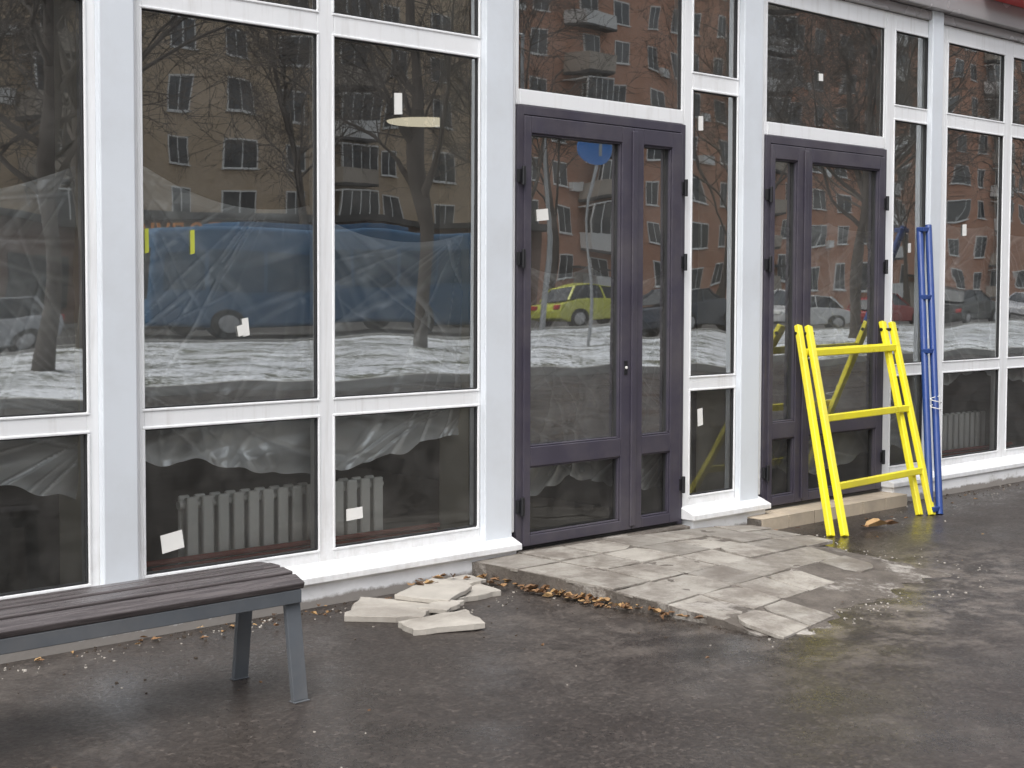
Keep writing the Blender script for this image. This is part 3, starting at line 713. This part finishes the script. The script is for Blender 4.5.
# ---------------------------------------------------------------- vehicles
M_tyre=simple('tyre',(.02,.02,.02),.8);M_cg=simple('car_glass',(.02,.024,.028),.05,.1,.5);M_hub=simple('wheel_hub',(.4,.4,.41),.35,metal=.6)
M_lamp_r=simple('tail_lamp',(.4,.02,.02),.3);M_lamp_w=simple('head_lamp',(.75,.75,.72),.2)
def wheel(m,x_,y_,r,w):
    s=1 if y_>0 else -1
    m.tube((x_,y_-w/2,r),(x_,y_+w/2,r),r,r,M_tyre,20);m.tube((x_,y_+s*(w/2),r),(x_,y_+s*(w/2+.012),r),r*.62,r*.55,M_hub,14)
def car(x_,y_,col,seed,suv=False,flip=False):
    e=empty('parked_car',(x_,y_,0));
    if flip:e.rotation_euler=(0,0,math.pi)
    mt=simple('car_paint_%d'%seed,col,.22,.05,1);h=.18 if suv else 0
    def loft(prof,wl,wh,mat,nm,bev):
        m=MB();n=len(prof);zs=[p[1] for p in prof];z0,z1=min(zs),max(zs)
        for s in (-1,1):
            for (a_,z_) in prof:
                t=(z_-z0)/(z1-z0);m.v.append((a_,s*(wl*(1-t)+wh*t),z_))
        k_=m.m(mat);m.f.append(list(range(n)));m.mi.append(k_);m.f.append(list(range(n,2*n))[::-1]);m.mi.append(k_)
        for i in range(n):m.f.append([i,n+i,n+(i+1)%n,(i+1)%n]);m.mi.append(k_)
        m.obj(nm,e,bev,seg=3)
    loft([(-2.1,.35),(-2.15,.62),(-2.08,.86+h),(-1.3,.95+h),(-.3,.98+h),(.85,.95+h),(1.85,.78+h),(2.12,.62),(2.12,.32),(1.7,.24),(-1.7,.24)],.88,.82,mt,'body',.05)
    rear=-2.0 if suv else -1.75
    loft([(rear,.94+h),(rear+.35,1.38+h),(-.6,1.45+h),(.25,1.40+h),(1.0,.94+h)],.78,.60,M_cg,'greenhouse',.03)
    loft([(rear+.36,1.375+h),(-.6,1.452+h),(.24,1.402+h),(.2,1.43+h),(-.6,1.48+h),(rear+.4,1.41+h)],.625,.60,mt,'roof_panel',.01)
    m=MB()
    for s in (-1,1):
        m.beam((.98,s*.775,.95+h),(.28,s*.625,1.41+h),.05,.05,mt);m.beam((-.25,s*.785,.96+h),(-.30,s*.615,1.43+h),.06,.04,mt);m.beam((rear+.03,s*.77,.95+h),(rear+.37,s*.63,1.39+h),.08,.06,mt)
    m.obj('pillars',e)
    m=MB()
    for a_ in (-1.3,1.35):
        for s in (-.80,.80): wheel(m,a_,s,.32+h*.2,.2)
    m.obj('wheels',e)
    m=MB()
    for s in (-.62,.62): m.box(-2.17,-2.08,s-.16,s+.16,.68,.84,M_lamp_r);m.box(2.0,2.14,s-.18,s+.18,.62,.74,M_lamp_w)
    m.obj('lamps',e,.02)
cars=[(7.5,-27.2,(.03,.03,.035),0,1),(12.7,-27.2,(.35,.36,.38),1,0),(33.5,-27.4,(.48,.49,.06),2,0),(39.2,-27.3,(.04,.05,.07),3,1),(44.8,-27.2,(.5,.5,.5),4,0),(51,-27.3,(.25,.02,.02),5,0),(57,-27.2,(.03,.03,.03),6,1),(64,-27.2,(.4,.4,.42),7,0),(71,-27.2,(.03,.05,.12),8,1),(-1,-27.2,(.5,.5,.5),9,0),(24,-38.5,(.05,.05,.05),10,1),(38,-38.5,(.6,.6,.6),11,0)]
for i,(x_,y_,c,sd,su) in enumerate(cars): car(x_,y_,c,sd,bool(su),i%3==1)
bus=empty('city_bus',(25,-31,0));M_bb=simple('bus_blue',(.035,.12,.235),.4,.1,1);M_bg=simple('bus_glass',(.03,.08,.14),.15,.2,.5)
m=MB();m.box(-6,6,-1.25,1.25,.35,3.05,M_bb);m.obj('body',bus,.14,seg=4)
m=MB()
for s in (-1.262,1.262):
    for i in range(7): m.box(-5.6+i*1.6,-4.12+i*1.6,s-.006,s+.006,1.45,2.45,M_bg)
for s in (-6.008,6.008): m.box(s-.006,s+.006,-1.05,1.05,1.2,2.6,M_cg)
m.obj('windows',bus,.01)
m=MB()
for a_ in (-3.6,3.4):
    for s in (-1.13,1.13): wheel(m,a_,s,.48,.28)
m.obj('wheels',bus)
m=MB();m.box(-3,3,-.9,.9,3.05,3.2,M_bb);m.obj('roof_unit',bus,.02)
M_sb=simple('sign_blue',(.03,.17,.50),.4);M_galv=simple('galvanised',(.35,.36,.37),.45,metal=.6)
ts=empty('traffic_sign',(22.15,-16.2,0));m=MB();m.tube((0,0,0),(0,0,4.9),.03,.025,M_galv,12);m.obj('pole',ts)
m=MB();m.tube((0,.045,4.5),(0,.065,4.5),.42,.42,M_sb,32);m.obj('disc',ts);m=MB();m.box(-.05,.05,.066,.07,4.3,4.7,M_galv);m.obj('symbol',ts)
sl=empty('street_lamp',(29,-25.0,0));m=MB();m.tube((0,0,0),(0,0,9),.10,.06,M_galv,12);m.tube((0,0,9),(0,-1.6,9.4),.04,.035,M_galv,8);m.obj('pole',sl);m=MB();m.box(-.15,.15,-2.2,-1.5,9.33,9.45,M_galv);m.obj('lamp_head',sl,.03)
# ---------------------------------------------------------------- light
w=bpy.data.worlds.new('World');sc.world=w;w.use_nodes=True;nt=w.node_tree;bg=nt.nodes['Background']
sky=nt.nodes.new('ShaderNodeTexSky');sky.sky_type='NISHITA';sky.sun_disc=False
EL,AZ=math.radians(58),math.radians(238)
sky.sun_elevation=EL;sky.sun_rotation=AZ;sky.dust_density=3.0
hs=nt.nodes.new('ShaderNodeHueSaturation');hs.inputs['Saturation'].default_value=0.25;hs.inputs['Value'].default_value=2.2
nt.links.new(sky.outputs[0],hs.inputs['Color']);nt.links.new(hs.outputs[0],bg.inputs[0]);bg.inputs[1].default_value=0.15
sd=bpy.data.lights.new('sun','SUN');sd.energy=1.35;sd.angle=math.radians(45);sd.color=(1,.98,.95)
so=bpy.data.objects.new('sun',sd);sc.collection.objects.link(so)
d=Vector((math.sin(AZ)*math.cos(EL),math.cos(AZ)*math.cos(EL),math.sin(EL)))
so.rotation_euler=d.to_track_quat('Z','Y').to_euler();so.location=(0,-10,20)
sc.view_settings.view_transform='Standard';sc.view_settings.look='None';sc.view_settings.exposure=0
# ---------------------------------------------------------------- camera
f=1422;p=math.radians(2.7);r=math.radians(0.2);al=math.atan(1548/f)
Fh=Vector((math.cos(al),math.sin(al),0));R=Vector((math.sin(al),-math.cos(al),0));Z=Vector((0,0,1))
Fd=Fh*math.cos(p)-Z*math.sin(p);U=Z*math.cos(p)+Fh*math.sin(p)
R2=R*math.cos(r)+U*math.sin(r);U2=U*math.cos(r)-R*math.sin(r)
cd=bpy.data.cameras.new('camera');cam=bpy.data.objects.new('camera',cd);sc.collection.objects.link(cam)
cd.sensor_width=36;cd.lens=f/1024*36;cd.shift_y=-28.4/1024;cd.clip_end=1000;cd.clip_start=.05
B=-Fd
cam.matrix_world=Matrix(((R2.x,U2.x,B.x,0),(R2.y,U2.y,B.y,-5.6),(R2.z,U2.z,B.z,1.5),(0,0,0,1)))
sc.camera=cam
